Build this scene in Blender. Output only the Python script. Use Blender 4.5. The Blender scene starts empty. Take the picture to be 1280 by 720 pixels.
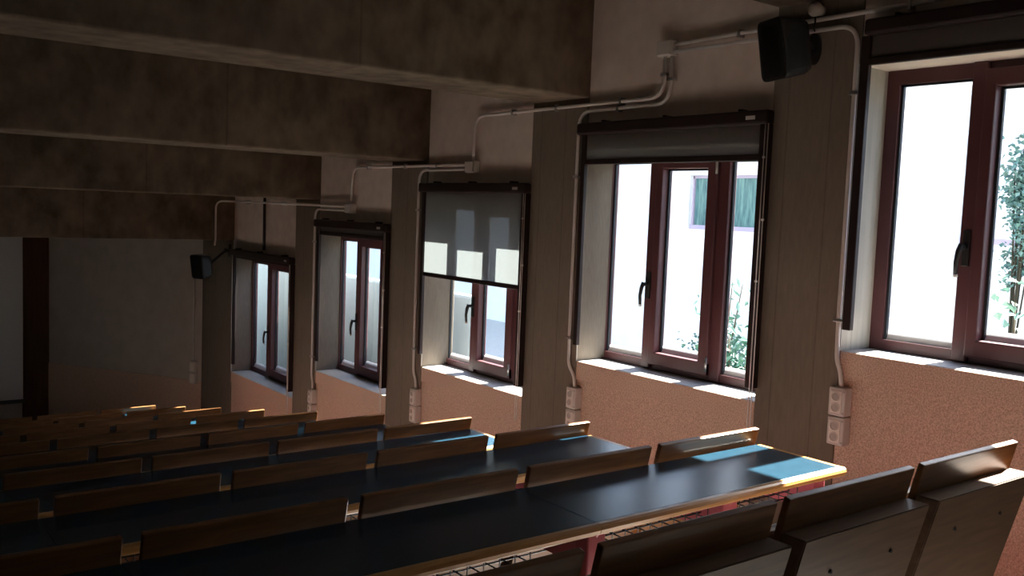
import bpy, bmesh, math, random
from mathutils import Vector, Matrix
random.seed(7)
C = bpy.context.scene.collection
PI = math.pi

# ------------------------------------------------------------------ materials
MAT = {}
def mat(name, col, rough=0.6, spec=0.4, metal=0.0, coat=0.0):
    m = bpy.data.materials.new(name); m.use_nodes = True
    b = m.node_tree.nodes['Principled BSDF']
    b.inputs['Base Color'].default_value = (*col, 1)
    b.inputs['Roughness'].default_value = rough
    b.inputs['Specular IOR Level'].default_value = spec
    b.inputs['Metallic'].default_value = metal
    b.inputs['Coat Weight'].default_value = coat
    b.inputs['Coat Roughness'].default_value = 0.2
    MAT[name] = m
    return m

def vary(m, col_a, col_b, scale=(1, 1, 1), noise=4.0, detail=6.0, lo=0.3, hi=0.7, bump=0.0, bump_dist=0.01, dist=0.0):
    """two-tone noise in object space, optional bump"""
    nt = m.node_tree; N = nt.nodes; L = nt.links; b = N['Principled BSDF']
    tc = N.new('ShaderNodeTexCoord'); mp = N.new('ShaderNodeMapping')
    mp.inputs['Scale'].default_value = scale
    nz = N.new('ShaderNodeTexNoise'); nz.inputs['Scale'].default_value = noise
    nz.inputs['Detail'].default_value = detail; nz.inputs['Distortion'].default_value = dist
    cr = N.new('ShaderNodeValToRGB')
    cr.color_ramp.elements[0].position = lo; cr.color_ramp.elements[0].color = (*col_a, 1)
    cr.color_ramp.elements[1].position = hi; cr.color_ramp.elements[1].color = (*col_b, 1)
    L.new(tc.outputs['Object'], mp.inputs['Vector']); L.new(mp.outputs['Vector'], nz.inputs['Vector'])
    L.new(nz.outputs['Fac'], cr.inputs['Fac']); L.new(cr.outputs['Color'], b.inputs['Base Color'])
    if bump:
        bp = N.new('ShaderNodeBump'); bp.inputs['Strength'].default_value = bump; bp.inputs['Distance'].default_value = bump_dist
        L.new(nz.outputs['Fac'], bp.inputs['Height']); L.new(bp.outputs['Normal'], b.inputs['Normal'])
    return cr, mp, nz

def concrete(name, a, b_, boards=(0, 7.0, 0), stretch=(6, 6, 0.5), contrast=0.15, joint=0.035):
    """board-marked concrete: long noise streaks times board joints, blotches"""
    m = mat(name, a, 0.85, 0.25)
    nt = m.node_tree; N = nt.nodes; L = nt.links; b = N['Principled BSDF']
    tc = N.new('ShaderNodeTexCoord')
    mp = N.new('ShaderNodeMapping'); mp.inputs['Scale'].default_value = stretch
    nz = N.new('ShaderNodeTexNoise'); nz.inputs['Scale'].default_value = 3.0; nz.inputs['Detail'].default_value = 8
    L.new(tc.outputs['Object'], mp.inputs['Vector']); L.new(mp.outputs['Vector'], nz.inputs['Vector'])
    n2 = N.new('ShaderNodeTexNoise'); n2.inputs['Scale'].default_value = 2.2; n2.inputs['Detail'].default_value = 5
    L.new(tc.outputs['Object'], n2.inputs['Vector'])
    mx = N.new('ShaderNodeMath'); mx.operation = 'ADD'
    L.new(nz.outputs['Fac'], mx.inputs[0]); L.new(n2.outputs['Fac'], mx.inputs[1])
    cr = N.new('ShaderNodeValToRGB')
    cr.color_ramp.elements[0].position = 0.5 - contrast; cr.color_ramp.elements[0].color = (*a, 1)
    cr.color_ramp.elements[1].position = 0.5 + contrast; cr.color_ramp.elements[1].color = (*b_, 1)
    hf = N.new('ShaderNodeMath'); hf.operation = 'MULTIPLY'; hf.inputs[1].default_value = 0.5
    L.new(mx.outputs[0], hf.inputs[0]); L.new(hf.outputs[0], cr.inputs['Fac'])
    # joints between the boards of the formwork
    sp = N.new('ShaderNodeSeparateXYZ'); L.new(tc.outputs['Object'], sp.inputs[0])
    ax = 0 if boards[0] else (1 if boards[1] else 2)
    ml = N.new('ShaderNodeMath'); ml.operation = 'MULTIPLY'; ml.inputs[1].default_value = boards[ax]
    L.new(sp.outputs[ax], ml.inputs[0])
    fr = N.new('ShaderNodeMath'); fr.operation = 'FRACT'; L.new(ml.outputs[0], fr.inputs[0])
    lt = N.new('ShaderNodeMath'); lt.operation = 'LESS_THAN'; lt.inputs[1].default_value = joint
    L.new(fr.outputs[0], lt.inputs[0])
    mc = N.new('ShaderNodeMix'); mc.data_type = 'RGBA'; mc.blend_type = 'MULTIPLY'
    L.new(lt.outputs[0], mc.inputs['Factor']); L.new(cr.outputs['Color'], mc.inputs['A'])
    mc.inputs['B'].default_value = (0.8, 0.78, 0.76, 1)
    L.new(mc.outputs['Result'], b.inputs['Base Color'])
    bp = N.new('ShaderNodeBump'); bp.inputs['Strength'].default_value = 0.35; bp.inputs['Distance'].default_value = 0.006
    L.new(hf.outputs[0], bp.inputs['Height']); L.new(bp.outputs['Normal'], b.inputs['Normal'])
    return m

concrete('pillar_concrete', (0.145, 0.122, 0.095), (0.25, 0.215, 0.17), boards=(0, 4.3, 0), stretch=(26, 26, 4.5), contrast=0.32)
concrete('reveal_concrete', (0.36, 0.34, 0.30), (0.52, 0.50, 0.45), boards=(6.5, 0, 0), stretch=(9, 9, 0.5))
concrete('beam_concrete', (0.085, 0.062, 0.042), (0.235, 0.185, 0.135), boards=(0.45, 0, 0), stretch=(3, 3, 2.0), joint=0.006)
m = mat('plaster', (0.62, 0.56, 0.50), 0.9, 0.2); vary(m, (0.64, 0.55, 0.49), (0.74, 0.65, 0.59), noise=9, bump=0.15)
m = mat('front_plaster', (0.5, 0.47, 0.42), 0.9, 0.2); vary(m, (0.46, 0.43, 0.39), (0.54, 0.5, 0.46), noise=6, bump=0.1)
m = mat('roughcast', (0.45, 0.26, 0.16), 0.9, 0.2)
vary(m, (0.47, 0.335, 0.255), (0.76, 0.585, 0.475), noise=150, detail=5, lo=0.34, hi=0.66, bump=0.5, bump_dist=0.004)
m = mat('sill_stone', (0.40, 0.39, 0.38), 0.55, 0.4); vary(m, (0.35, 0.34, 0.33), (0.45, 0.44, 0.43), noise=40)
m = mat('ceiling_slab', (0.3, 0.27, 0.23), 0.9, 0.2); vary(m, (0.25, 0.22, 0.18), (0.36, 0.32, 0.27), noise=3)
m = mat('floor_tile', (0.5, 0.47, 0.44), 0.35, 0.5); vary(m, (0.41, 0.395, 0.375), (0.51, 0.49, 0.465), noise=14)
m = mat('frame_red', (0.11, 0.036, 0.038), 0.42, 0.45); vary(m, (0.083, 0.030, 0.034), (0.105, 0.040, 0.044), noise=5)
m = mat('dark_aluminium', (0.022, 0.013, 0.013), 0.45, 0.4); vary(m, (0.018, 0.011, 0.011), (0.028, 0.017, 0.017), noise=8)
m = mat('gasket', (0.02, 0.025, 0.032), 0.5, 0.4); vary(m, (0.016, 0.02, 0.028), (0.024, 0.03, 0.036), noise=8)
m = mat('bead_white', (0.75, 0.73, 0.7), 0.4, 0.4); vary(m, (0.7, 0.68, 0.65), (0.8, 0.78, 0.75), noise=9)
m = mat('black_plastic', (0.016, 0.017, 0.018), 0.5, 0.45); vary(m, (0.013, 0.014, 0.015), (0.02, 0.021, 0.022), noise=60, bump=0.1, bump_dist=0.002)
m = mat('grille_cloth', (0.012, 0.013, 0.013), 0.8, 0.2); vary(m, (0.008, 0.009, 0.009), (0.02, 0.021, 0.021), noise=220, detail=2)
m = mat('conduit_grey', (0.55, 0.52, 0.50), 0.4, 0.45); vary(m, (0.62, 0.59, 0.57), (0.74, 0.71, 0.69), noise=6)
m = mat('box_grey', (0.60, 0.58, 0.55), 0.5, 0.4); vary(m, (0.56, 0.54, 0.51), (0.64, 0.62, 0.59), noise=10)
m = mat('socket_white', (0.78, 0.75, 0.70), 0.4, 0.45); vary(m, (0.74, 0.71, 0.66), (0.82, 0.79, 0.74), noise=12)
m = mat('well_shade', (0.25, 0.23, 0.21), 0.5, 0.4); vary(m, (0.40, 0.37, 0.34), (0.48, 0.45, 0.42), noise=12)  # socket white darkened to stand for the shade inside the wells
m = mat('steel', (0.45, 0.44, 0.43), 0.35, 0.5, metal=0.9); vary(m, (0.42, 0.41, 0.4), (0.5, 0.49, 0.48), noise=20)
m = mat('black_wire', (0.012, 0.012, 0.014), 0.4, 0.5); vary(m, (0.01, 0.01, 0.012), (0.016, 0.016, 0.018), noise=20)
m = mat('red_metal', (0.46, 0.11, 0.14), 0.3, 0.5); vary(m, (0.42, 0.09, 0.115), (0.50, 0.125, 0.155), noise=8)
m = mat('laminate', (0.024, 0.034, 0.036), 0.26, 0.4); vary(m, (0.005, 0.026, 0.044), (0.008, 0.035, 0.058), noise=30, detail=4, bump=0.02, bump_dist=0.001)
m = mat('plywood', (0.24, 0.105, 0.035), 0.38, 0.45, coat=0.15)
vary(m, (0.125, 0.05, 0.015), (0.235, 0.108, 0.036), scale=(1.2, 8, 14), noise=4, detail=7, dist=0.6)
m = mat('edge_wood', (0.50, 0.25, 0.075), 0.33, 0.5, coat=0.3)
vary(m, (0.40, 0.19, 0.05), (0.58, 0.31, 0.10), scale=(1.2, 10, 16), noise=4, detail=7, dist=0.5)
m = mat('dark_ply', (0.11, 0.068, 0.04), 0.5, 0.35)
vary(m, (0.125, 0.073, 0.042), (0.18, 0.108, 0.066), scale=(1.2, 8, 14), noise=4, detail=7, dist=0.6)
m = mat('timber_dark', (0.10, 0.045, 0.02), 0.5, 0.4); vary(m, (0.07, 0.03, 0.012), (0.14, 0.06, 0.03), scale=(8, 8, 0.8), noise=3)
m = mat('screen_white', (0.72, 0.76, 0.78), 0.7, 0.3); vary(m, (0.7, 0.74, 0.76), (0.74, 0.78, 0.8), noise=2)
m = mat('facade_white', (0.82, 0.82, 0.80), 0.9, 0.2); vary(m, (0.78, 0.78, 0.76), (0.86, 0.86, 0.84), noise=2, bump=0.1)
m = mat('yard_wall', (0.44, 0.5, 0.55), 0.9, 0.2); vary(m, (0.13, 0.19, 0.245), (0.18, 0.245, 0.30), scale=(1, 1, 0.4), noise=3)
m = mat('facade_frame', (0.42, 0.36, 0.46), 0.5, 0.4); vary(m, (0.4, 0.34, 0.44), (0.45, 0.39, 0.49), noise=3)
m = mat('tree_reflection', (0.06, 0.15, 0.16), 0.12, 0.5); vary(m, (0.03, 0.10, 0.12), (0.14, 0.28, 0.26), scale=(1, 6, 0.8), noise=3, detail=5)  # reflected trees painted into the pane as teal streaks
m = mat('gravel', (0.14, 0.13, 0.10), 0.95, 0.2); vary(m, (0.10, 0.10, 0.07), (0.18, 0.17, 0.13), noise=30)  # kept dark so little sunlight bounces into the hall
m = mat('bounce_gravel', (0.55, 0.53, 0.48), 0.95, 0.2); vary(m, (0.48, 0.46, 0.42), (0.62, 0.6, 0.55), noise=30)  # for the strip added as a reflector below the facade
m = mat('leaf_green', (0.07, 0.16, 0.06), 0.5, 0.4); vary(m, (0.025, 0.085, 0.065), (0.06, 0.16, 0.125), noise=3)
m = mat('leaf_pale', (0.30, 0.42, 0.34), 0.5, 0.4); vary(m, (0.08, 0.19, 0.17), (0.17, 0.30, 0.27), noise=3)
m = mat('bark', (0.12, 0.08, 0.05), 0.9, 0.2); vary(m, (0.03, 0.03, 0.02), (0.06, 0.055, 0.04), scale=(6, 6, 1), noise=4)
m = mat('sensor_white', (0.6, 0.57, 0.52), 0.5, 0.4); vary(m, (0.56, 0.53, 0.48), (0.64, 0.61, 0.56), noise=8)

def glass_material():
    m = bpy.data.materials.new('window_glass'); m.use_nodes = True
    nt = m.node_tree; N = nt.nodes; L = nt.links
    N.remove(N['Principled BSDF']); out = N['Material Output']
    tr = N.new('ShaderNodeBsdfTransparent'); tr.inputs['Color'].default_value = (0.96, 0.97, 0.97, 1)
    gl = N.new('ShaderNodeBsdfGlossy'); gl.inputs['Roughness'].default_value = 0.03
    fr = N.new('ShaderNodeFresnel'); fr.inputs['IOR'].default_value = 1.45
    mx = N.new('ShaderNodeMixShader')
    ge = N.new('ShaderNodeNewGeometry'); mu = N.new('ShaderNodeMath'); mu.operation = 'MULTIPLY_ADD'
    mu.inputs[1].default_value = -1.0; mu.inputs[2].default_value = 1.0
    L.new(ge.outputs['Backfacing'], mu.inputs[0])
    m2 = N.new('ShaderNodeMath'); m2.operation = 'MULTIPLY'; L.new(mu.outputs[0], m2.inputs[0]); L.new(fr.outputs[0], m2.inputs[1])
    L.new(m2.outputs[0], mx.inputs[0]); L.new(tr.outputs[0], mx.inputs[1]); L.new(gl.outputs[0], mx.inputs[2])
    L.new(mx.outputs[0], out.inputs['Surface']); MAT['window_glass'] = m
glass_material()
def fabric_material():
    """open-weave sun-screen fabric"""
    m = bpy.data.materials.new('screen_fabric'); m.use_nodes = True
    nt = m.node_tree; N = nt.nodes; L = nt.links
    N.remove(N['Principled BSDF']); out = N['Material Output']
    tc = N.new('ShaderNodeTexCoord')
    nz = N.new('ShaderNodeTexNoise'); nz.inputs['Scale'].default_value = 160; L.new(tc.outputs['Object'], nz.inputs['Vector'])
    cr = N.new('ShaderNodeValToRGB'); cr.color_ramp.elements[0].color = (0.13, 0.11, 0.10, 1); cr.color_ramp.elements[1].color = (0.18, 0.155, 0.14, 1)
    L.new(nz.outputs['Fac'], cr.inputs['Fac'])
    df = N.new('ShaderNodeBsdfDiffuse'); L.new(cr.outputs['Color'], df.inputs['Color'])
    tl = N.new('ShaderNodeBsdfTranslucent'); tl.inputs['Color'].default_value = (0.33, 0.365, 0.365, 1)
    m1 = N.new('ShaderNodeMixShader'); m1.inputs[0].default_value = 0.32
    L.new(df.outputs[0], m1.inputs[1]); L.new(tl.outputs[0], m1.inputs[2])
    tr = N.new('ShaderNodeBsdfTransparent')
    m2 = N.new('ShaderNodeMixShader'); m2.inputs[0].default_value = 0.21
    L.new(m1.outputs[0], m2.inputs[1]); L.new(tr.outputs[0], m2.inputs[2])
    L.new(m2.outputs[0], out.inputs['Surface']); MAT['screen_fabric'] = m
fabric_material()

# ------------------------------------------------------------------ mesh helpers
class MB:
    def __init__(s): s.bm = bmesh.new()
    def box(s, x0, x1, y0, y1, z0, z1, bev=0.0, M=None, seg=2):
        t = bmesh.new()
        r = bmesh.ops.create_cube(t, size=1.0)
        for v in t.verts:
            v.co = Vector(((x0+x1)/2 + v.co.x*(x1-x0), (y0+y1)/2 + v.co.y*(y1-y0), (z0+z1)/2 + v.co.z*(z1-z0)))
        if bev: bmesh.ops.bevel(t, geom=list(t.edges), offset=bev, segments=seg, affect='EDGES', profile=0.5)
        return s.join(t, M)
    def join(s, t, M=None):
        if M is not None: t.transform(M)
        me = bpy.data.meshes.new('tmp'); t.to_mesh(me); t.free(); s.bm.from_mesh(me); bpy.data.meshes.remove(me); return s
    def prism(s, pts, axis, a, b, M=None):
        """polygon pts (2-D) extruded along axis from a to b"""
        t = bmesh.new()
        def P(p, c): return {'x': (c, p[0], p[1]), 'y': (p[0], c, p[1]), 'z': (p[0], p[1], c)}[axis]
        A = [t.verts.new(P(p, a)) for p in pts]; B = [t.verts.new(P(p, b)) for p in pts]
        t.faces.new(A); t.faces.new(B[::-1]); n = len(pts)
        for i in range(n): t.faces.new((A[i], B[i], B[(i+1) % n], A[(i+1) % n]))
        bmesh.ops.recalc_face_normals(t, faces=t.faces)
        return s.join(t, M)
    def tube(s, pts, r, n=10):
        t = bmesh.new(); pts = [Vector(p) for p in pts]; rings = []
        up = None
        for i, p in enumerate(pts):
            d = (pts[min(i+1, len(pts)-1)] - pts[max(i-1, 0)]).normalized()
            if up is None:
                up = Vector((0, 0, 1)) if abs(d.z) < 0.9 else Vector((1, 0, 0))
            e1 = (up - d*up.dot(d)).normalized(); e2 = d.cross(e1); up = e1
            rr = r[i] if isinstance(r, (list, tuple)) else r
            rings.append([t.verts.new(p + e1*rr*math.cos(2*PI*k/n) + e2*rr*math.sin(2*PI*k/n)) for k in range(n)])
        for a, b in zip(rings, rings[1:]):
            for k in range(n): t.faces.new((a[k], a[(k+1) % n], b[(k+1) % n], b[k]))
        t.faces.new(rings[0][::-1]); t.faces.new(rings[-1])
        for f in t.faces: f.smooth = len(f.verts) == 4
        bmesh.ops.recalc_face_normals(t, faces=t.faces)
        return s.join(t)
    def cyl(s, c, axis, r, h, n=20, M=None):
        d = {'x': Vector((1, 0, 0)), 'y': Vector((0, 1, 0)), 'z': Vector((0, 0, 1))}[axis]
        c = Vector(c); return s.tube([c - d*h/2, c + d*h/2], r, n)
    def ball(s, c, r, M=None):
        t = bmesh.new(); bmesh.ops.create_uvsphere(t, u_segments=20, v_segments=12, radius=r)
        for f in t.faces: f.smooth = True
        t.transform(Matrix.Translation(c)); return s.join(t, M)
    def build(s, name, material, parent=None, **tags):
        me = bpy.data.meshes.new(name); s.bm.to_mesh(me); s.bm.free()
        ms = material if isinstance(material, (list, tuple)) else [material]
        for x in ms: me.materials.append(MAT[x])
        o = bpy.data.objects.new(name, me); C.objects.link(o)
        if parent is not None: o.parent = parent
        for k, v in tags.items(): o[k] = v
        return o

def place(o, loc):
    """move the mesh so that the object's origin sits at loc (world) without moving the shape"""
    o.data.transform(Matrix.Translation(-Vector(loc))); o.location = loc; return o

def empty(name, loc, label, cat, group=None, kind=None):
    o = bpy.data.objects.new(name, None); o.empty_display_size = 0.1; C.objects.link(o); o.location = loc
    o['label'] = label; o['category'] = cat
    if group: o['group'] = group
    if kind: o['kind'] = kind
    return o

def sub(parent, mb, name, material, **t):
    """child mesh whose coordinates were given in world space; thing roots are unrotated"""
    w = Vector((0, 0, 0)); p = parent
    while p is not None: w += p.location; p = p.parent
    o = mb.build(name, material, parent, **t)
    o.data.transform(Matrix.Translation(-w))
    return o

def structure(name, mb, material, label, cat):
    return mb.build(name, material, None, kind='structure', label=label, category=cat)

def copy_tree(o, parent=None):
    c = o.copy(); C.objects.link(c)
    if parent is not None: c.parent = parent
    for ch in list(o.children): copy_tree(ch, c)
    return c

def arc_path(pts, r, n=6):
    """polyline with rounded corners of radius r"""
    pts = [Vector(p) for p in pts]; out = [pts[0]]
    for a, b, c in zip(pts, pts[1:], pts[2:]):
        d1 = (a-b).normalized(); d2 = (c-b).normalized()
        rr = min(r, (a-b).length*0.49, (c-b).length*0.49)
        p0 = b + d1*rr; p1 = b + d2*rr
        for i in range(n+1):
            t = i/n; out.append((1-t)**2*p0 + 2*t*(1-t)*b + t*t*p1)
    out.append(pts[-1]); return out

# ------------------------------------------------------------------ layout (camera at the origin, +X to the window wall, +Y down the hall)
WX = 3.75                       # face of the concrete piers
OPEN = [(-0.74, 0.62), (1.07, 2.43), (2.885, 4.23), (4.75, 6.008), (6.533, 7.838), (8.33, 9.96)]
SILL = [-0.25, -0.574, -0.896, -1.213, -1.541, -1.893]
PIER = [(-1.2, -0.74), (0.62, 1.07), (2.43, 2.885), (4.23, 4.75), (6.008, 6.533), (7.838, 8.33), (9.96, 10.92)]
BEAM = [(0.60, 1.07, 1.35), (2.42, 2.885, 1.02), (4.23, 4.735, 0.69), (6.05, 6.52, 0.352), (7.835, 8.31, 0.03), (9.945, 10.5, -0.44)]
ROWP = 0.8965; ROWS = 0.162     # row pitch and step
def tier_z(k): return -1.56 - ROWS*k
TY = 1.165                      # where tier 0 starts
LEFT = -5.5; BACK = -1.2; FRONT = 13.28

# floor: one stepped mesh
prof = [(BACK, -4.0)]
ks = list(range(-3, 10))
prof.append((BACK, tier_z(-3)))
for k in ks[1:]:
    y = TY + ROWP*k
    prof.append((y, tier_z(k-1))); prof.append((y, tier_z(k)))
prof.append((FRONT + 0.2, tier_z(9))); prof.append((FRONT + 0.2, -4.0))
structure('floor', MB().prism(prof, 'x', LEFT, WX + 0.3), 'floor_tile', 'pale tiled floor stepping down towards the front of the lecture hall', 'floor')

# ceiling slabs between the beams
mb = MB(); edges = [(BACK, 0.60, 2.2)] + [(BEAM[i][1], BEAM[i+1][0], BEAM[i+1][2] + 0.85) for i in range(5)] + [(BEAM[5][1], FRONT + 0.2, 0.45)]
for a, b, z in edges: mb.box(LEFT, WX + 0.35, a - 0.1, b + 0.1, z, z + 0.15)
structure('ceiling', mb, 'ceiling_slab', 'dark concrete ceiling slabs stepping down between the deep beams', 'ceiling')
ordw = ['nearest, mostly above the picture', 'second', 'large one in front of the second window', 'one in front of the third window', 'one in front of the fourth window', 'lowest one, nearest the screen wall']
for i, (a, b, z) in enumerate(BEAM):
    lab = ['deep concrete beam over the camera end of the hall', 'deep concrete beam resting above the pillar with the black loudspeaker',
           'deepest looking brown concrete beam, its end above the pillar left of the widest window', 'brown concrete beam ending above the pillar left of the half closed blind',
           'brown concrete beam ending above the pillar between the two far windows', 'lowest brown concrete beam at the front, above the projection screen'][i]
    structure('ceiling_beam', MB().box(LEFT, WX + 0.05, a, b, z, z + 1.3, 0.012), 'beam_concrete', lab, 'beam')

# pillars
plab = ['concrete pillar behind the camera', 'concrete pillar beside the camera', 'board marked concrete pillar carrying the large black loudspeaker',
        'board marked concrete pillar between the wide open window and the half closed blind', 'board marked concrete pillar left of the half closed blind',
        'narrow concrete pillar between the two farthest windows', 'concrete pillar at the front corner below the small loudspeaker']
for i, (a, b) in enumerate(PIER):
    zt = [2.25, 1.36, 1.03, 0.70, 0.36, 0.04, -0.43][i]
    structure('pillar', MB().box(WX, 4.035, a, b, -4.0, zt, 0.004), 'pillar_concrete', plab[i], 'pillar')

# window wall: white plaster over the heads, rough brown panels under the sills
mb = MB(); md = MB()
for (a, b), s, (c0, c1, cz) in zip(OPEN, SILL, edges):
    mb.box(WX + 0.015, 4.03, a, b + (0.002 if b < 9 else 0), s + 1.285, cz + 0.05)
    md.box(WX + 0.012, 4.03, a, b, -4.0, s - 0.036)
for (a, b), zt in zip(PIER, [2.25, 1.36, 1.03, 0.70, 0.36, 0.04, -0.43]):
    mb.box(WX + 0.055, 4.11, a, b, zt + 0.001, 2.4)
for (a, b), s in zip(OPEN, SILL): mb.box(4.02, 4.11, a, b, s + 1.3, 2.4)
structure('wall_right', mb, 'plaster', 'off white plaster wall above the windows, between the concrete beams', 'wall')
structure('wall_right_panel', md, 'roughcast', 'rough reddish brown stucco panels below the window sills', 'wall')
# shallow joints and upper lips of the panels
mb = MB()
for (a, b), s in zip(OPEN, SILL):
    mb.box(WX + 0.003, WX + 0.0118, a + 0.002, b - 0.002, s - 0.115, s - 0.002, 0.002)
structure('trim_1', mb, 'roughcast', 'smooth brown band running just below each window sill', 'trim')

# room shell
structure('wall_left', MB().box(LEFT - 0.2, LEFT, BACK, FRONT + 0.2, -4, 3.2), 'front_plaster', 'plain wall on the dark side of the hall', 'wall')
structure('wall_back', MB().box(LEFT, WX + 0.35, BACK - 0.2, BACK, -4, 3.2), 'front_plaster', 'plain wall behind the camera', 'wall')
structure('wall_front', MB().box(LEFT, 2.3, FRONT, FRONT + 0.2, -4, 0.6), 'front_plaster', 'dark plaster wall behind the projection screen', 'wall')
# oblique front corner wall, slightly curved
cur = [(WX, 10.90), (3.46, 11.46), (3.15, 11.96), (2.82, 12.44), (2.50, 12.94), (2.27, 13.29)]
def oblique(z0, z1, off, i0=0):
    a = [(x - off*0.86, y - off*0.5) for x, y in cur[i0:]]
    b = [(x + 0.3, y + 0.18) for x, y in cur[i0:]][::-1]
    return MB().prism(a + b, 'z', z0, z1)
structure('wall_front_corner', oblique(-2.17, 0.6, 0.0), 'front_plaster', 'pale plaster wall bending towards the screen in the dark front corner', 'wall')
structure('wall_front_panel', oblique(-4.0, -2.17, 0.012), 'roughcast', 'dim brown panel along the foot of the bending front wall', 'wall')
structure('trim_2', MB().prism([(2.235, 13.24), (2.47, 12.93), (2.50, 12.95), (2.27, 13.27)], 'z', -4.0, 0.4), 'timber_dark', 'dark brown timber strip beside the projection screen', 'trim')

# ------------------------------------------------------------------ windows
GX = 4.0; PX = 3.96; FX = 3.982
def window(i, a0, k=1.0):
    (oy0, oy1), s = OPEN[i], SILL[i]
    lab = ['window beside the camera', 'nearest window, cut off by the picture edge', 'widest looking window with three panes and a view of a white building',
           'window with its blind half drawn', 'narrow looking window with its blind rolled up, second from the front', 'farthest window, beside the front corner'][i]
    w = empty('window_%d' % max(i, 0), (FX, (oy0+oy1)/2, s), lab, 'window', kind='structure')
    P = [(a0 - 0.34*k, a0, 0.05, 1.215), (a0 - 0.785*k, a0 - 0.45*k, 0.105, 1.172), (a0 - 1.255*k, a0 - 0.92*k, 0.05, 1.215)]
    yR = a0 + 0.062; yL = min(oy0 - 0.01, P[2][0] - 0.05)
    # outer frame: rails, stiles, mullions
    fr = MB()
    fr.box(FX, 4.034, P[2][0], a0, s, s + 0.05); fr.box(FX, 4.034, P[2][0], a0, s + 1.215, s + 1.285)
    fr.box(FX, 4.034, a0, yR, s, s + 1.285); fr.box(FX, 4.034, yL, P[2][0], s, s + 1.285)
    fr.box(PX, 4.034, P[1][1] + 0.045, P[0][0], s + 0.004, s + 1.280, 0.006); fr.box(PX + 0.012, 4.034, P[2][1], P[1][0] - 0.06, s + 0.004, s + 1.28, 0.006)
    sub(w, fr, 'window_frame', 'frame_red')
    # opening casement in the middle, standing proud
    ca = MB(); y0, y1, z0, z1 = P[1]
    ca.box(PX - 0.012, 4.032, y0 - 0.065, y1 + 0.05, s + 0.03, s + z0, 0.006); ca.box(PX - 0.012, 4.032, y0 - 0.065, y1 + 0.05, s + z1, s + 1.245, 0.006)
    ca.box(PX - 0.0125, 4.0325, y0 - 0.065, y0, s + 0.031, s + 1.244, 0.006); ca.box(PX - 0.0125, 4.0325, y1, y1 + 0.05, s + 0.031, s + 1.244, 0.006)
    cs = sub(w, ca, 'casement', 'frame_red')
    hn = MB(); hn.tube([(PX - 0.018, y0 - 0.068, s + 0.055), (PX - 0.018, y0 - 0.068, s + 0.135)], 0.007, 8)
    hn.tube([(PX - 0.018, y0 - 0.068, s + 1.14), (PX - 0.018, y0 - 0.068, s + 1.22)], 0.007, 8)
    sub(cs, hn, 'hinge', 'steel')
    # handle: plate, spindle, drooping lever
    hy = y1 + 0.075; hz = s + 0.50; hx = PX
    h = MB(); h.box(hx - 0.012, hx, hy - 0.016, hy + 0.016, hz - 0.085, hz + 0.07, 0.004)
    h.cyl((hx - 0.025, hy, hz), 'x', 0.011, 0.03, 12)
    h.tube([(hx - 0.043, hy + 0.002, hz + 0.01), (hx - 0.05, hy + 0.01, hz - 0.02), (hx - 0.056, hy + 0.014, hz - 0.07), (hx - 0.05, hy + 0.016, hz - 0.118)], [0.012, 0.012, 0.010, 0.009], 10)
    hh = sub(w, h, 'handle', 'black_plastic')
    t = MB(); t.tube([(hx - 0.05, hy + 0.016, hz - 0.118), (hx - 0.047, hy + 0.016, hz - 0.131)], 0.0095, 10)  # short pale end of the lever
    sub(hh, t, 'handle_tip', 'bead_white', label='pale tip of the handle')
    # gaskets (dark upright edges), lower bead, pane
    for (y0, y1, z0, z1) in P:
        g = MB(); g.box(GX - 0.004, GX + 0.012, y1 - 0.012, y1 + 0.001, s + z0, s + z1); g.box(GX - 0.004, GX + 0.012, y0 - 0.001, y0 + 0.01, s + z0, s + z1)
        g.box(GX - 0.004, GX + 0.012, y0, y1, s + z1 - 0.01, s + z1 + 0.001)
        sub(w, g, 'gasket', 'gasket')
        b = MB(); b.prism([(GX - 0.002, s + z0 - 0.002), (GX + 0.034, s + z0 - 0.002), (GX + 0.034, s + z0 + 0.040), (GX + 0.012, s + z0 + 0.022)], 'y', y0, y1)
        sub(w, b, 'glazing_bead', 'bead_white')
        gl = MB(); gl.box(GX + 0.014, GX + 0.020, y0 + 0.003, y1 - 0.003, s + z0 + 0.003, s + z1 - 0.003)
        sub(w, gl, 'pane', 'window_glass')
    # stone sill and concrete reveal (head and jambs)
    sl = MB(); sl.box(WX + 0.012, FX + 0.05, oy0, oy1, s - 0.035, s, 0.002)
    sub(w, sl, 'window_sill', 'sill_stone')
    rv = MB(); rv.prism([(WX + 0.001, oy1 - 0.0015), (FX + 0.048, yR - 0.001), (FX + 0.048, yR + 0.02), (WX + 0.001, oy1 + 0.02)], 'z', s - 0.0, s + 1.284)
    sub(w, rv, 'window_jamb', 'reveal_concrete')
    hd = MB(); hd.box(WX + 0.016, FX + 0.05, oy0, oy1 + 0.03, s + 1.279, s + 1.286)
    sub(w, hd, 'window_head', 'plaster')
    return w
window(1, 2.367); window(2, 4.228); window(3, 6.012); window(4, 7.825); window(5, 9.93, 1.30)
# the window next to the camera, out of the picture, its light shut out by a drawn blind
window(0, 0.556)

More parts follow.
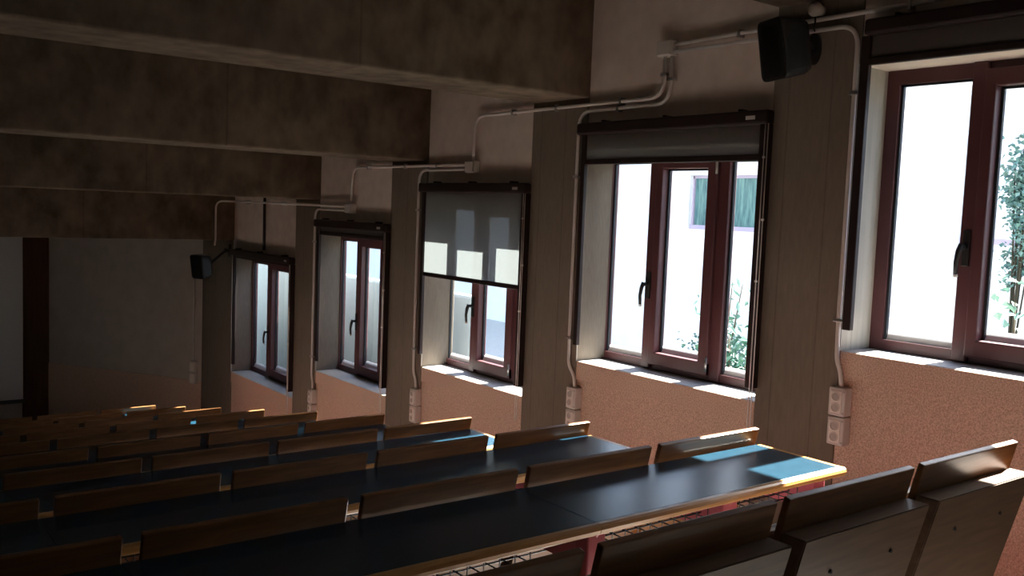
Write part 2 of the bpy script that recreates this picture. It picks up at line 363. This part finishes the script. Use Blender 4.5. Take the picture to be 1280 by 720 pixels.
# ------------------------------------------------------------------ roller blinds
BLIND = {0: (1.464, 0.0), 1: (1.464, 1.272), 2: (1.43, 1.19), 3: (1.395, 0.70), 4: (1.397, 1.26), 5: (1.365, 1.272)}  # blind at key zero is out of view, drawn to cut that window's light
BLAB = {0: 'unseen drawn blind added over the window beside the camera to block its light', 1: 'dark framed roller blind rolled up over the nearest window at the picture edge',
        2: 'dark framed roller blind rolled up over the window facing the white building', 3: 'grey mesh roller blind drawn halfway down, sun patches on the fabric',
        4: 'dark framed roller blind rolled up over the fourth window, right of the narrow far pillar', 5: 'dark framed roller blind over the farthest window near the front corner'}
for i in (1, 2, 3, 4, 5, 0):
    (y0, y1), s = OPEN[i], SILL[i]; top, bot = BLIND[i]
    zt = s + top; zb = zt - 0.068
    r = empty('roller_blind', (3.70, (y0+y1)/2, s + bot), BLAB[i], 'blind', 'roller blinds on the window wall')
    cs = MB(); ce = {1: -0.05, 2: 0.02, 3: 0.018, 4: -0.023, 5: -0.09}.get(i, 0.0); cs.box(3.685, 3.746, y0 - 0.022, y1 + ce, zb, zt, 0.012); cs.box(3.74, 3.764, y0 + 0.02, y1 - 0.11, zb + 0.01, zt - 0.01)
    for q in (0.12, 0.5, 0.86):
        yy = y0 + (y1 - y0)*q; cs.box(3.70, 3.764, yy - 0.008, yy + 0.008, zt - 0.002, zt + 0.012, 0.002)
    cas = sub(r, cs, 'cassette', 'dark_aluminium')
    lp = MB(); lp.box(3.6825, 3.6855, y0 + 0.05, y0 + 0.105, zt - 0.045, zt - 0.027)
    sub(cas, lp, 'maker_plate', 'box_grey', label='small pale plate on the cassette')
    g = MB(); ga, gb = {1: (-0.062, -0.020), 2: (-0.028, 0.006), 3: (-0.022, 0.014), 4: (-0.07, -0.03)}.get(i, (-0.13, -0.09)); g.box(3.720, 3.7485, y1 + ga, y1 + gb, s + 0.10, zb + 0.002, 0.004); sub(r, g, 'guide_rail', 'dark_aluminium')
    g = MB(); g.box(3.70, 3.749, y0 - 0.014, y0 + 0.03, s + 0.07, zb + 0.002, 0.004); sub(r, g, 'guide_rail', 'dark_aluminium')
    f = MB(); f.box(3.734, 3.736, y0 + 0.028, y1 + ga - 0.002, s + bot + 0.02, zb + 0.01)
    sub(r, f, 'fabric', 'screen_fabric')
    bb = MB(); bb.box(3.724, 3.746, y0 + 0.022, y1 + ga + 0.002, s + bot - 0.002, s + bot + 0.03, 0.006)
    sub(r, bb, 'bottom_bar', 'dark_aluminium')
    ch = MB(); xx = 3.688
    for d in (-0.030, -0.012):
        ch.tube([(xx, y0 + d, zb), (xx, y0 + d, s - 0.14)], 0.0028, 6)
    ch.tube([(xx, y0 - 0.030 + 0.018*(1-math.cos(t*PI/6))/2, s - 0.14 - 0.009*math.sin(t*PI/6)) for t in range(7)], 0.0028, 6)
    for q in range(3): ch.ball((xx, y0 - 0.030 if q % 2 else y0 - 0.012, zb - 0.16 - 0.3*q), 0.0075)
    sub(r, ch, 'bead_chain', 'bead_white')

# ------------------------------------------------------------------ conduits, boxes, sockets
CX = 3.736
def conduit(label, pts, group=None, r=0.0105, bend=0.10, material='conduit_grey', clips=()):
    mb = MB(); mb.tube(arc_path(pts, bend), r, 12)
    o = mb.build('cable_conduit', material); o['label'] = label; o['category'] = 'conduit'; o['group'] = group or 'grey conduits on the window wall'
    place(o, pts[-1])
    for (y, z, ax) in clips:
        c = MB(); xe = WX + 0.0148 if any(a < y < b for a, b in OPEN) else WX - 0.0005
        if ax == 'z': c.box(CX - 0.014, xe, y - 0.022, y + 0.022, z - 0.008, z + 0.008, 0.003)
        else: c.box(CX - 0.014, xe, y - 0.008, y + 0.008, z - 0.02, z + 0.02, 0.003)
        sub(o, c, 'clip', 'steel')
    return o
# second window's box, above the big window
JB = [(3.59, 0.905, 'grey junction box left of the large black loudspeaker'), (5.395, 0.295, 'grey junction box above the half closed blind'), (7.20, -0.033, 'small grey junction box above the fourth window')]
for y, z, lab in JB:
    r = empty('junction_box', (3.74, y, z), lab, 'junction box', 'junction boxes above the blinds')
    b = MB(); b.box(3.712, 3.7655, y - 0.055, y + 0.055, z - 0.042, z + 0.042, 0.006); sub(r, b, 'box_body', 'box_grey')
    b = MB(); b.box(3.704, 3.7125, y - 0.05, y + 0.05, z - 0.037, z + 0.037, 0.004); sub(r, b, 'box_lid', 'box_grey')
SOCKY = [(2.40, -0.735), (4.215, -1.055), (6.045, -1.387), (7.85, -1.715)]   # top of the upper socket
def drop(k, yj, zj, yv, label):
    ys, zs = SOCKY[k]
    z_off = 0.15
    conduit(label, [(CX, yj, zj), (CX, yv, zj), (CX, yv, zs + 0.27), (CX, yv - 0.004, zs + 0.12), (CX, ys + 0.01, zs + 0.07), (CX, ys, zs)],
            clips=[(yv, zj - 0.30, 'z'), (yv, zs + 0.30, 'z'), (yj - 0.12 if yj - yv < 0 else yj, zj, 'y')][:2])
drop(0, 3.535, 0.882, 2.437, 'lower grey conduit passing behind the loudspeaker and down the pillar to the nearest sockets')
conduit('upper grey conduit running from the first junction box above the nearest blind', [(CX, 3.535, 0.922), (CX, 2.4, 0.932), (CX, 1.1, 0.95)], clips=[(3.1, 0.924, 'y'), (2.2, 0.929, 'y'), (1.5, 0.934, 'y')])
conduit('grey conduit bending from the first junction box down beside the widest window', [(CX, 3.552, 0.865), (CX, 3.552, 0.612), (CX, 4.285, 0.607), (CX, 4.285, -0.78), (CX, 4.28, -0.93), (CX, 4.225, -0.985), (CX, 4.215, -1.055)],
        clips=[(3.552, 0.74, 'z'), (3.95, 0.609, 'y'), (4.285, 0.22, 'z'), (4.285, -0.76, 'z')])
conduit('grey conduit linking the first junction box with the one above the half closed blind', [(CX, 3.600, 0.865), (CX, 3.600, 0.648), (CX, 5.375, 0.643), (CX, 5.385, 0.338)],
        clips=[(3.600, 0.77, 'z'), (3.93, 0.647, 'y'), (4.5, 0.646, 'y'), (4.95, 0.645, 'y')])
drop(2, 5.45, 0.279, 6.094, 'grey conduit dropping left of the half closed blind to its sockets')
conduit('grey conduit linking the box above the half closed blind with the smallest box', [(CX, 5.45, 0.311), (CX, 7.17, 0.311), (CX, 7.19, 0.01)], clips=[(5.85, 0.311, 'y'), (6.3, 0.311, 'y'), (6.9, 0.311, 'y')])
drop(3, 7.255, -0.052, 7.885, 'grey conduit dropping along the narrow far pillar to its sockets')
conduit('grey conduit running over the farthest window to the small loudspeaker', [(3.722, 7.255, -0.018), (3.722, 9.93, -0.018), (3.55, 9.93, -0.018), (3.55, 9.93, -0.44), (3.54, 9.93, -0.50)], clips=[(8.6, -0.018, 'y'), (9.5, -0.018, 'y')])
conduit('dark brown pipe standing above the farthest window', [(3.7495, 9.09, 0.12), (3.7495, 9.088, -0.2), (3.7495, 9.086, -0.5)], r=0.0145, material='dark_aluminium', group='dark pipe')

def socket(y, ztop, label, loc_x=WX, group='double wall sockets by the windows'):
    r = empty('power_socket', (loc_x, y, ztop - 0.065), label, 'socket', group)
    b = MB(); b.box(loc_x - 0.046, loc_x + 0.012, y - 0.042, y + 0.042, ztop - 0.13, ztop, 0.007); sub(r, b, 'back_box', 'box_grey')
    x = loc_x - 0.046
    f = MB(); f.box(x - 0.005, x + 0.001, y - 0.028, y + 0.030, ztop - 0.117, ztop - 0.013, 0.003); fp = sub(r, f, 'face_plate', 'socket_white')
    for dz in (0.040, 0.090):
        wl = MB(); c = Vector((x - 0.0055, y, ztop - dz)); n = 24
        # round well: rim ring and a flat disc coloured as the shade of a recess
        ring = [(x - 0.0075, y + 0.0205*math.cos(2*PI*t/n), ztop - dz + 0.0205*math.sin(2*PI*t/n)) for t in range(n+1)]
        wl.tube(ring, 0.0024, 6); sub(fp, wl, 'socket_rim', 'socket_white')
        w2 = MB(); w2.cyl((x - 0.0052, y, ztop - dz), 'x', 0.0185, 0.002, 24)
        w2o = sub(fp, w2, 'well_shade', 'well_shade')
    for dz in (0.016, 0.114):
        sc = MB(); sc.cyl((x - 0.001, y - 0.035, ztop - dz), 'x', 0.004, 0.006, 10); sub(r, sc, 'screw', 'steel')
    return r
where = ['below the nearest window', 'left of the stucco under the widest window', 'left of the stucco under the half drawn blind', 'on the narrow far pillar']
for (y, z), wv in zip(SOCKY, where):
    socket(y, z, 'upper white double socket ' + wv)
    socket(y - 0.002, z - 0.134, 'lower white double socket ' + wv)
# pair on the bending front wall, near the corner
for q, (zz, wd) in enumerate(((-1.93, 'upper'), (-2.07, 'lower'))):
    r = empty('power_socket', (3.70, 10.985, zz - 0.065), wd + ' dim socket on the front wall beside the corner pillar', 'socket', 'sockets on the front wall')
    R = Matrix.Translation((3.70, 10.985, 0)) @ Matrix.Rotation(math.radians(-60), 4, 'Z')
    b = MB(); b.box(-0.05, 0.05, -0.045, 0.02, zz - 0.13, zz, 0.006, M=R @ Matrix.Rotation(0, 4, 'Z')); sub(r, b, 'back_box', 'box_grey')
    b = MB(); b.box(-0.03, 0.03, -0.05, -0.044, zz - 0.115, zz - 0.015, 0.002, M=R); sub(r, b, 'face_plate', 'socket_white')
conduit('thin grey conduit down the front wall to its pair of sockets', [(3.685, 10.985, -0.95), (3.68, 10.985, -1.4), (3.685, 10.985, -1.93)], r=0.009)

# ------------------------------------------------------------------ loudspeakers
def loudspeaker(loc, face_deg, tilt_deg, label, plate, scale=1.0):
    r = empty('loudspeaker', loc, label, 'loudspeaker', 'black wall loudspeakers')
    R = Matrix.Translation(loc) @ Matrix.Rotation(math.radians(face_deg), 4, 'Z') @ Matrix.Rotation(math.radians(tilt_deg), 4, 'Y') @ Matrix.Scale(scale, 4)
    # cabinet: front along local +X, tapering to the back, bulged front
    t = bmesh.new(); secs = [(-0.085, 0.065, 0.105), (-0.05, 0.085, 0.118), (0.045, 0.098, 0.128), (0.06, 0.096, 0.127)]
    rings = []
    for x, hw, hh in secs:
        rr = 0.03; ring = []
        for cx, cz, a0 in ((hw-rr, hh-rr, 0), (-hw+rr, hh-rr, 90), (-hw+rr, -hh+rr, 180), (hw-rr, -hh+rr, 270)):
            for q in range(5):
                a = math.radians(a0 + q*22.5); ring.append(t.verts.new((x, cx + rr*math.cos(a), cz + rr*math.sin(a))))
        rings.append(ring)
    n = len(rings[0])
    for a, b in zip(rings, rings[1:]):
        for q in range(n): t.faces.new((a[q], a[(q+1) % n], b[(q+1) % n], b[q]))
    t.faces.new(rings[0]); t.faces.new(rings[-1]); bmesh.ops.recalc_face_normals(t, faces=t.faces)
    b = MB(); b.join(t, R); sub(r, b, 'cabinet', 'black_plastic')
    g = bmesh.new(); ny, nz = 8, 10; V = [[None]*(nz+1) for _ in range(ny+1)]
    for iy in range(ny+1):
        for iz in range(nz+1):
            u, v = iy/ny*2-1, iz/nz*2-1
            V[iy][iz] = g.verts.new((0.059 + 0.032*(1-u*u)*(1-0.6*v*v), u*0.086, v*0.117))
    for iy in range(ny):
        for iz in range(nz): f = g.faces.new((V[iy][iz], V[iy+1][iz], V[iy+1][iz+1], V[iy][iz+1])); f.smooth = True
    bmesh.ops.solidify(g, geom=list(g.faces), thickness=0.004)
    b = MB(); b.join(g, R); sub(r, b, 'grille', 'grille_cloth')
    # bracket: arm from the cabinet's back to an oval wall plate
    back = R @ Vector((-0.088, 0, 0)); px, py, pz = plate
    arm = MB(); arm.tube([R @ Vector((-0.06, 0, 0)), back + Vector((0.0, 0, -0.005)), (px - 0.05, py, pz + 0.005), (px - 0.01, py, pz)], [0.016, 0.015, 0.015, 0.018], 10)
    arm.ball((px - 0.05, py, pz + 0.005), 0.024)
    br = sub(r, arm, 'bracket_arm', 'black_plastic')
    wp = MB(); ell = [(py + 0.036*math.cos(2*PI*q/20), pz + 0.072*math.sin(2*PI*q/20)) for q in range(20)]
    wp.prism(ell, 'x', px - 0.016, px + 0.0005); sub(r, wp, 'wall_plate', 'black_plastic')
    return r
loudspeaker((3.545, 2.685, 0.778), 160, 10, 'large black loudspeaker on the pillar between the two nearest windows', (3.748, 2.665, 0.80), 1.06)
loudspeaker((3.39, 9.90, -0.72), 200, 8, 'small looking black loudspeaker high in the dark front corner', (3.748, 10.02, -0.56))
# round detector above the loudspeaker with its thin lead
r = empty('detector', (3.70, 2.645, 0.972), 'round pale detector above the large loudspeaker', 'detector')
b = MB(); b.ball((3.70, 2.645, 0.972), 0.034); b.cyl((3.735, 2.645, 0.972), 'x', 0.024, 0.03, 16); sub(r, b, 'housing', 'sensor_white')
b = MB(); b.tube(arc_path([(3.705, 2.645, 0.945), (3.708, 2.645, 0.91), (3.712, 2.655, 0.885), (3.735, 2.66, 0.877)], 0.03), 0.004, 8); sub(r, b, 'lead', 'black_wire')

# ------------------------------------------------------------------ desks and seats
PITCH = 0.547; SEATW = 0.505; XE = 2.735
numw = ['first', 'second', 'third', 'fourth', 'fifth', 'sixth']
XL = -1.65
def row_y(k): return 2.083 + ROWP*k
def desk_z(k): return -0.80 - ROWS*k
rown = ['nearest', 'second nearest', 'third nearest', 'fourth nearest', 'fifth nearest', 'sixth', 'seventh', 'eighth', 'ninth and farthest']

def make_desk():
    k = 0; y1 = 2.068; y0 = 1.715; z = desk_z(0); f = tier_z(0)
    r = empty('lecture_desk', (0.54, (y0+y1)/2, f), 'x', 'desk', 'long black lecture desks')
    secs = [(XE - 1.1, XE), (XE - 2.194, XE - 1.1), (XE - 3.288, XE - 2.194), (XE - 4.382, XE - 3.288)]
    for q, (a, b) in enumerate(secs):
        top = MB(); e = 0.022 if q == 0 else 0.0
        top.box(a + 0.0006, b - e - 0.0004, y0 + 0.022, y1, z - 0.028, z, 0.0008)
        t = sub(r, top, 'tabletop', 'laminate')
        ed = MB(); pr = [(y0 + 0.022, z - 0.0005), (y0 + 0.010, z - 0.001), (y0 + 0.003, z - 0.006), (y0, z - 0.015), (y0 + 0.003, z - 0.025), (y0 + 0.011, z - 0.031), (y0 + 0.022, z - 0.032)]
        ed.prism(pr, 'x', a + 0.001, b - (0.0 if q == 0 else 0.001))
        if q == 0: ed.box(b - 0.0215, b, y0 + 0.0225, y1, z - 0.032, z - 0.0003, 0.004)
        sub(t, ed, 'edging', 'edge_wood')
        # book basket of wire under the section
        w = MB(); zb = z - 0.115; ya, yb = y0 + 0.122, y1 - 0.02
        for n_ in range(int((b - a - 0.1)/0.05)):
            x = a + 0.06 + n_*0.05
            w.tube([(x, ya, z - 0.030), (x, ya, zb), (x, yb, zb), (x, yb, z - 0.030)], 0.0022, 5)
        for yy, zz in ((ya, zb), (ya, zb + 0.045), (ya + 0.05, zb), (ya + 0.10, zb), (ya + 0.15, zb), (yb, zb), (yb, zb + 0.045)):
            w.tube([(a + 0.04, yy, zz), (b - 0.04, yy, zz)], 0.0026, 5)
        sub(r, w, 'wire_basket', 'black_wire')
    # red steel stands between the seats
    for q in range(8):
        x = XE - 0.028 - PITCH*q if q else XE - 0.06
        if q: x = XE - PITCH*q + 0.036
        s = MB()
        s.box(x - 0.033, x + 0.033, y0 + 0.06, y0 + 0.115, f, z - 0.032, 0.006)
        s.prism([(y0 + 0.05, z - 0.031), (y1, z - 0.031), (y1, z - 0.16), (y0 + 0.11, z - 0.16), (y0 + 0.06, z - 0.06)], 'x', x - 0.003, x + 0.003)
        s.box(x - 0.03, x + 0.03, y0 + 0.05, y1 - 0.02, f, f + 0.012, 0.003)
        s.cyl((x + 0.012, y0 + 0.06, z - 0.10), 'y', 0.006, 0.006, 10)
        sub(r, s, 'stand', 'red_metal')
    return r

SE = 2.083
def make_seat(with_box):
    """tip-up seat hung on the desk behind it: the back leans towards the camera"""
    r = empty('tip_up_chair', (XE - SEATW/2, SE, -1.20), 'x', 'chair', 'x')
    hw = SEATW/2; x0, x1 = XE - SEATW, XE
    zt = -0.746; zl = -0.80
    T = Matrix.Translation((0, SE + 0.004, zl)) @ Matrix.Rotation(math.radians(13), 4, 'X')
    b = MB(); b.box(x0, x1, 0.0, 0.018, -0.47, (zt - zl)/math.cos(math.radians(13)), 0.003, M=T)
    sub(r, b, 'backrest', 'plywood')
    # folded seat pan in front of the back
    T2 = Matrix.Translation((0, SE + 0.14, zl - 0.36)) @ Matrix.Rotation(math.radians(8), 4, 'X')
    b = MB(); b.box(x0 + 0.02, x1 - 0.02, 0.0, 0.03, -0.06, 0.30, 0.01, M=T2); sub(r, b, 'seat_pan', 'plywood')
    h = MB(); h.tube([(x0 + 0.02, SE + 0.135, zl - 0.38), (x1 - 0.02, SE + 0.135, zl - 0.38)], 0.012, 10)
    sub(r, h, 'hinge_bar', 'red_metal')
    if with_box:
        # thick rear casing with a flat ledge behind the last row
        tl = math.tan(math.radians(14.2)); zc = zl - 0.024
        bx = MB(); pts = [(SE - 0.056, zc), (SE + 0.007, zc), (SE + 0.007 + tl*0.55, zc - 0.55), (SE - 0.056 + tl*0.55, zc - 0.55)]
        bx.prism(pts, 'x', x0 - 0.003, x1 - 0.006)
        t = bx.bm; bmesh.ops.bevel(t, geom=[e for e in t.edges], offset=0.003, segments=2, affect='EDGES')
        sub(r, bx, 'rear_casing', 'dark_ply')
        for xx in (x0 + 0.13, x1 - 0.13):
            fx = MB(); yy = SE - 0.056 + tl*0.10; fx.cyl((xx, yy, zc - 0.10), 'y', 0.005, 0.008, 10)
            sub(r, fx, 'screw', 'black_wire')
    return r

dk = make_desk(); seat = make_seat(False)
first_d = True; first_s = True
base_d = dk.location.copy(); base_s = seat.location.copy()
nseats = [5, 5, 5, 4, 4, 4, 4, 3, 3]
for k in range(9):
    d = dk if k == 0 else copy_tree(dk)
    d.location = base_d + Vector((0, ROWP*k, -ROWS*k))
    d['label'] = ('long black topped desk with wooden edging, %s row from the camera' % rown[k])
    for j in range(nseats[k]):
        s = seat if first_s else copy_tree(seat); first_s = False
        s.location = base_s + Vector((-PITCH*j, ROWP*k, -ROWS*k))
        s['label'] = "wooden seat back on the %s desk's far edge, %s from the window wall" % (rown[k], numw[j])
        s['group'] = 'wooden seat backs in the desk rows'
# the last row, right in front of the camera, has casings and no desk behind it
last = make_seat(True); base_l = last.location.copy()
for j in range(5):
    s = last if j == 0 else copy_tree(last)
    s.location = base_l + Vector((-PITCH*j, -ROWP + 0.006, ROWS - 0.011))
    s['label'] = 'dark seat with thick rear casing in the closest row, %s from the window wall' % numw[j]
    s['group'] = 'seats with casings in the closest row'
r = empty('seat_stand', (1.5, 1.33, tier_z(0)), 'red steel stand carrying the closest row of seats', 'stand')
for q in range(6):
    x = XE - PITCH*q + 0.02; s = MB(); f = tier_z(0)
    s.box(x - 0.018, x + 0.018, 1.36, 1.40, f, -1.228, 0.003); s.box(x - 0.03, x + 0.03, 1.18, 1.45, f, f + 0.012, 0.003)
    sub(r, s, 'leg', 'red_metal')
b = MB(); b.tube([(XE - PITCH*5, 1.32, -1.2385), (XE + 0.04, 1.32, -1.2385)], 0.012, 8); sub(r, b, 'rail', 'red_metal')

# ------------------------------------------------------------------ projection screen at the front
r = empty('projection_screen', (0.6, 13.19, -2.69), 'pale projection screen hanging in the dark at the front', 'screen')
b = MB(); b.box(-1.0, 2.235, 13.185, 13.195, -2.67, 0.1); sub(r, b, 'screen_surface', 'screen_white')
b = MB(); b.box(-1.02, 2.255, 13.175, 13.205, -2.715, -2.665, 0.006); sub(r, b, 'bottom_bar', 'black_plastic')
b = MB(); b.box(-1.06, 2.29, 13.14, 13.26, 0.08, 0.2, 0.02); sub(r, b, 'case', 'screen_white')

# ------------------------------------------------------------------ outside
GZ = -3.0
structure('bounce_strip', MB().box(9.0, 15, -30, 60, GZ, GZ + 0.01), 'bounce_gravel', 'pale gravel strip added to bounce sunlight onto the white building', 'ground')
structure('ground', MB().box(4.12, 60, -40, 60, GZ - 0.2, GZ), 'gravel', 'dark sunlit courtyard ground outside the windows', 'ground')
bd = empty('building', (15, 8, GZ), 'white rendered building across the courtyard', 'building')
b = MB(); FXW = 15.0
wins = [(11.68, 13.55, -0.23, 0.90), (5.25, 7.7, -0.23, 2.3), (17.9, 19.8, -0.23, 0.90), (-1.2, 0.7, -0.23, 0.90)]
ys = sorted(wins); cur_y = -14.0
for (a, c, z0, z1) in ys:
    b.box(FXW, 23, cur_y, a, GZ, 3.9); b.box(FXW, 23, a, c, GZ, z0); b.box(FXW, 23, a, c, z1, 3.9); b.box(FXW + 0.4, 23, a, c, z0, z1); cur_y = c
b.box(FXW, 23, cur_y, 34, GZ, 3.9)
sub(bd, b, 'facade', 'facade_white')
b = MB(); b.box(FXW - 0.25, 23.2, -14.2, 34.2, 3.9, 4.1); sub(bd, b, 'roof_edge', 'facade_white')
for (a, c, z0, z1) in wins:
    f = MB(); t = 0.14; tl_ = 0.04; tb = 0.09
    f.box(FXW + 0.1, FXW + 0.22, a, a + t, z0, z1); f.box(FXW + 0.1, FXW + 0.22, c - tl_, c, z0, z1); f.box(FXW + 0.05, FXW + 0.22, a, c, z0, z0 + tb); f.box(FXW + 0.1, FXW + 0.22, a, c, z1 - 0.06, z1)
    f.box(FXW + 0.1, FXW + 0.22, (a+c)/2 - 0.05, (a+c)/2 + 0.05, z0, z1)
    fr = sub(bd, f, 'window', 'facade_frame')
    g = MB(); g.box(FXW + 0.15, FXW + 0.17, a + t - 0.01, c - tl_ + 0.01, z0 + tb - 0.01, z1 - 0.05); sub(fr, g, 'pane', 'tree_reflection' if z1 < 2 else 'screen_white')  # pane colour imitates reflections: teal for trees, white for bright sky
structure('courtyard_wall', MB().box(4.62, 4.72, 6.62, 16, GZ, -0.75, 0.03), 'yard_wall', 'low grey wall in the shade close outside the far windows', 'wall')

def shrub(loc, h, w, n, label, leaf='leaf_green', spiky=False, seed=1, lo=0.15):
    rnd = random.Random(seed)
    r = empty('shrub', loc, label, 'shrub', 'shrubs in the courtyard')
    st = MB(); tips = []
    for q in range(9):
        a = rnd.uniform(0, 2*PI); d = rnd.uniform(0.2, 1)*w*0.75; hh = h*rnd.uniform(0.6, 0.97)
        p = [Vector(loc) + Vector((math.cos(a)*d*t*t, math.sin(a)*d*t*t, hh*t)) for t in (0, 0.25, 0.5, 0.75, 1)]
        st.tube(p, [0.022, 0.018, 0.014, 0.01, 0.005], 6); tips.append(p)
    sub(r, st, 'stem', 'bark')
    t = bmesh.new()
    for q in range(n):
        p = rnd.choice(tips); u = rnd.uniform(lo, 1.02)*4; i = min(3, int(u)); c = p[i].lerp(p[i+1], u - i)
        c = c + Vector((rnd.gauss(0, 1), rnd.gauss(0, 1), rnd.gauss(0, 0.8)))*w*0.22
        L = rnd.uniform(0.05, 0.10)*(1.7 if spiky else 1); W = L*(0.14 if spiky else 0.42)
        M = Matrix.Translation(c) @ Matrix.Rotation(rnd.uniform(0, 2*PI), 4, 'Z') @ Matrix.Rotation(rnd.uniform(-1.1, 1.1), 4, 'X') @ Matrix.Rotation(rnd.uniform(-0.8, 0.8), 4, 'Y')
        vs = [t.verts.new(M @ Vector(v)) for v in ((0, 0, 0), (W, L*0.45, W*0.35), (0, L, -W*0.2), (-W, L*0.45, W*0.35))]
        t.faces.new((vs[0], vs[1], vs[2])); t.faces.new((vs[0], vs[2], vs[3]))
    b = MB(); b.join(t); sub(r, b, 'foliage', leaf)
    return r
shrub((7.0, 5.62, GZ), 2.05, 0.55, 2600, 'bushy green shrub seen low in the right pane of the widest window', seed=3)
shrub((7.9, 6.55, GZ), 2.45, 0.35, 500, 'pale spiky shrub rising above the green one outside the widest window', 'leaf_pale', True, seed=5)
shrub((6.2, 2.72, GZ), 2.62, 0.6, 2200, 'leafy shrub seen in the lower right pane of the nearest window', 'leaf_pale', seed=8)
shrub((13.2, 11.0, GZ), 0.72, 0.9, 2200, 'low dark hedge at the foot of the white building', seed=11)
shrub((12.5, 5.62, GZ), 4.35, 0.4, 1500, 'tall shrub with a pale crown before the white building, beyond the nearest window', 'leaf_pale', seed=14, lo=0.84)

# ------------------------------------------------------------------ light
sun = bpy.data.lights.new('sun', 'SUN'); sun.energy = 26.0; sun.angle = math.radians(0.55); sun.color = (1.0, 0.95, 0.87)
so = bpy.data.objects.new('sun', sun); C.objects.link(so)
d = Vector((-1.0, -0.023, -0.868)).normalized()
so.rotation_euler = d.to_track_quat('-Z', 'Y').to_euler(); so.location = (20, 3, 16)
w = bpy.data.worlds.new('sky'); bpy.context.scene.world = w; w.use_nodes = True
nt = w.node_tree; bg = nt.nodes['Background']
sk = nt.nodes.new('ShaderNodeTexSky'); sk.sky_type = 'NISHITA'; sk.sun_disc = False
sk.sun_elevation = math.radians(42.6); sk.sun_rotation = math.radians(87); sk.air_density = 1.0; sk.dust_density = 1.5; sk.ozone_density = 1.0
nt.links.new(sk.outputs[0], bg.inputs['Color']); bg.inputs['Strength'].default_value = 0.24

# ------------------------------------------------------------------ camera
YAW, PIT, ROL = [math.radians(a) for a in (37.419, 4.725, 2.2916)]
cy, sy = math.cos(YAW), math.sin(YAW)
f = Vector((sy*math.cos(PIT), cy*math.cos(PIT), -math.sin(PIT))); r0 = Vector((cy, -sy, 0)); u0 = r0.cross(f)
rr = r0*math.cos(ROL) + u0*math.sin(ROL); uu = -r0*math.sin(ROL) + u0*math.cos(ROL)
cam = bpy.data.cameras.new('camera'); cam.sensor_width = 36; cam.lens = 36*1165.07/1280; cam.clip_start = 0.02
co = bpy.data.objects.new('camera', cam); C.objects.link(co)
co.matrix_world = Matrix(((rr.x, uu.x, -f.x, 0), (rr.y, uu.y, -f.y, 0), (rr.z, uu.z, -f.z, 0), (0, 0, 0, 1)))
S = bpy.context.scene; S.camera = co
S.view_settings.view_transform = 'Standard'; S.view_settings.look = 'None'; S.view_settings.gamma = 1
S.view_settings.use_curve_mapping = False; S.view_settings.exposure = 1.58
S.cycles.max_bounces = 14; S.cycles.diffuse_bounces = 8; S.cycles.transparent_max_bounces = 16
S.cycles.sample_clamp_indirect = 6.0
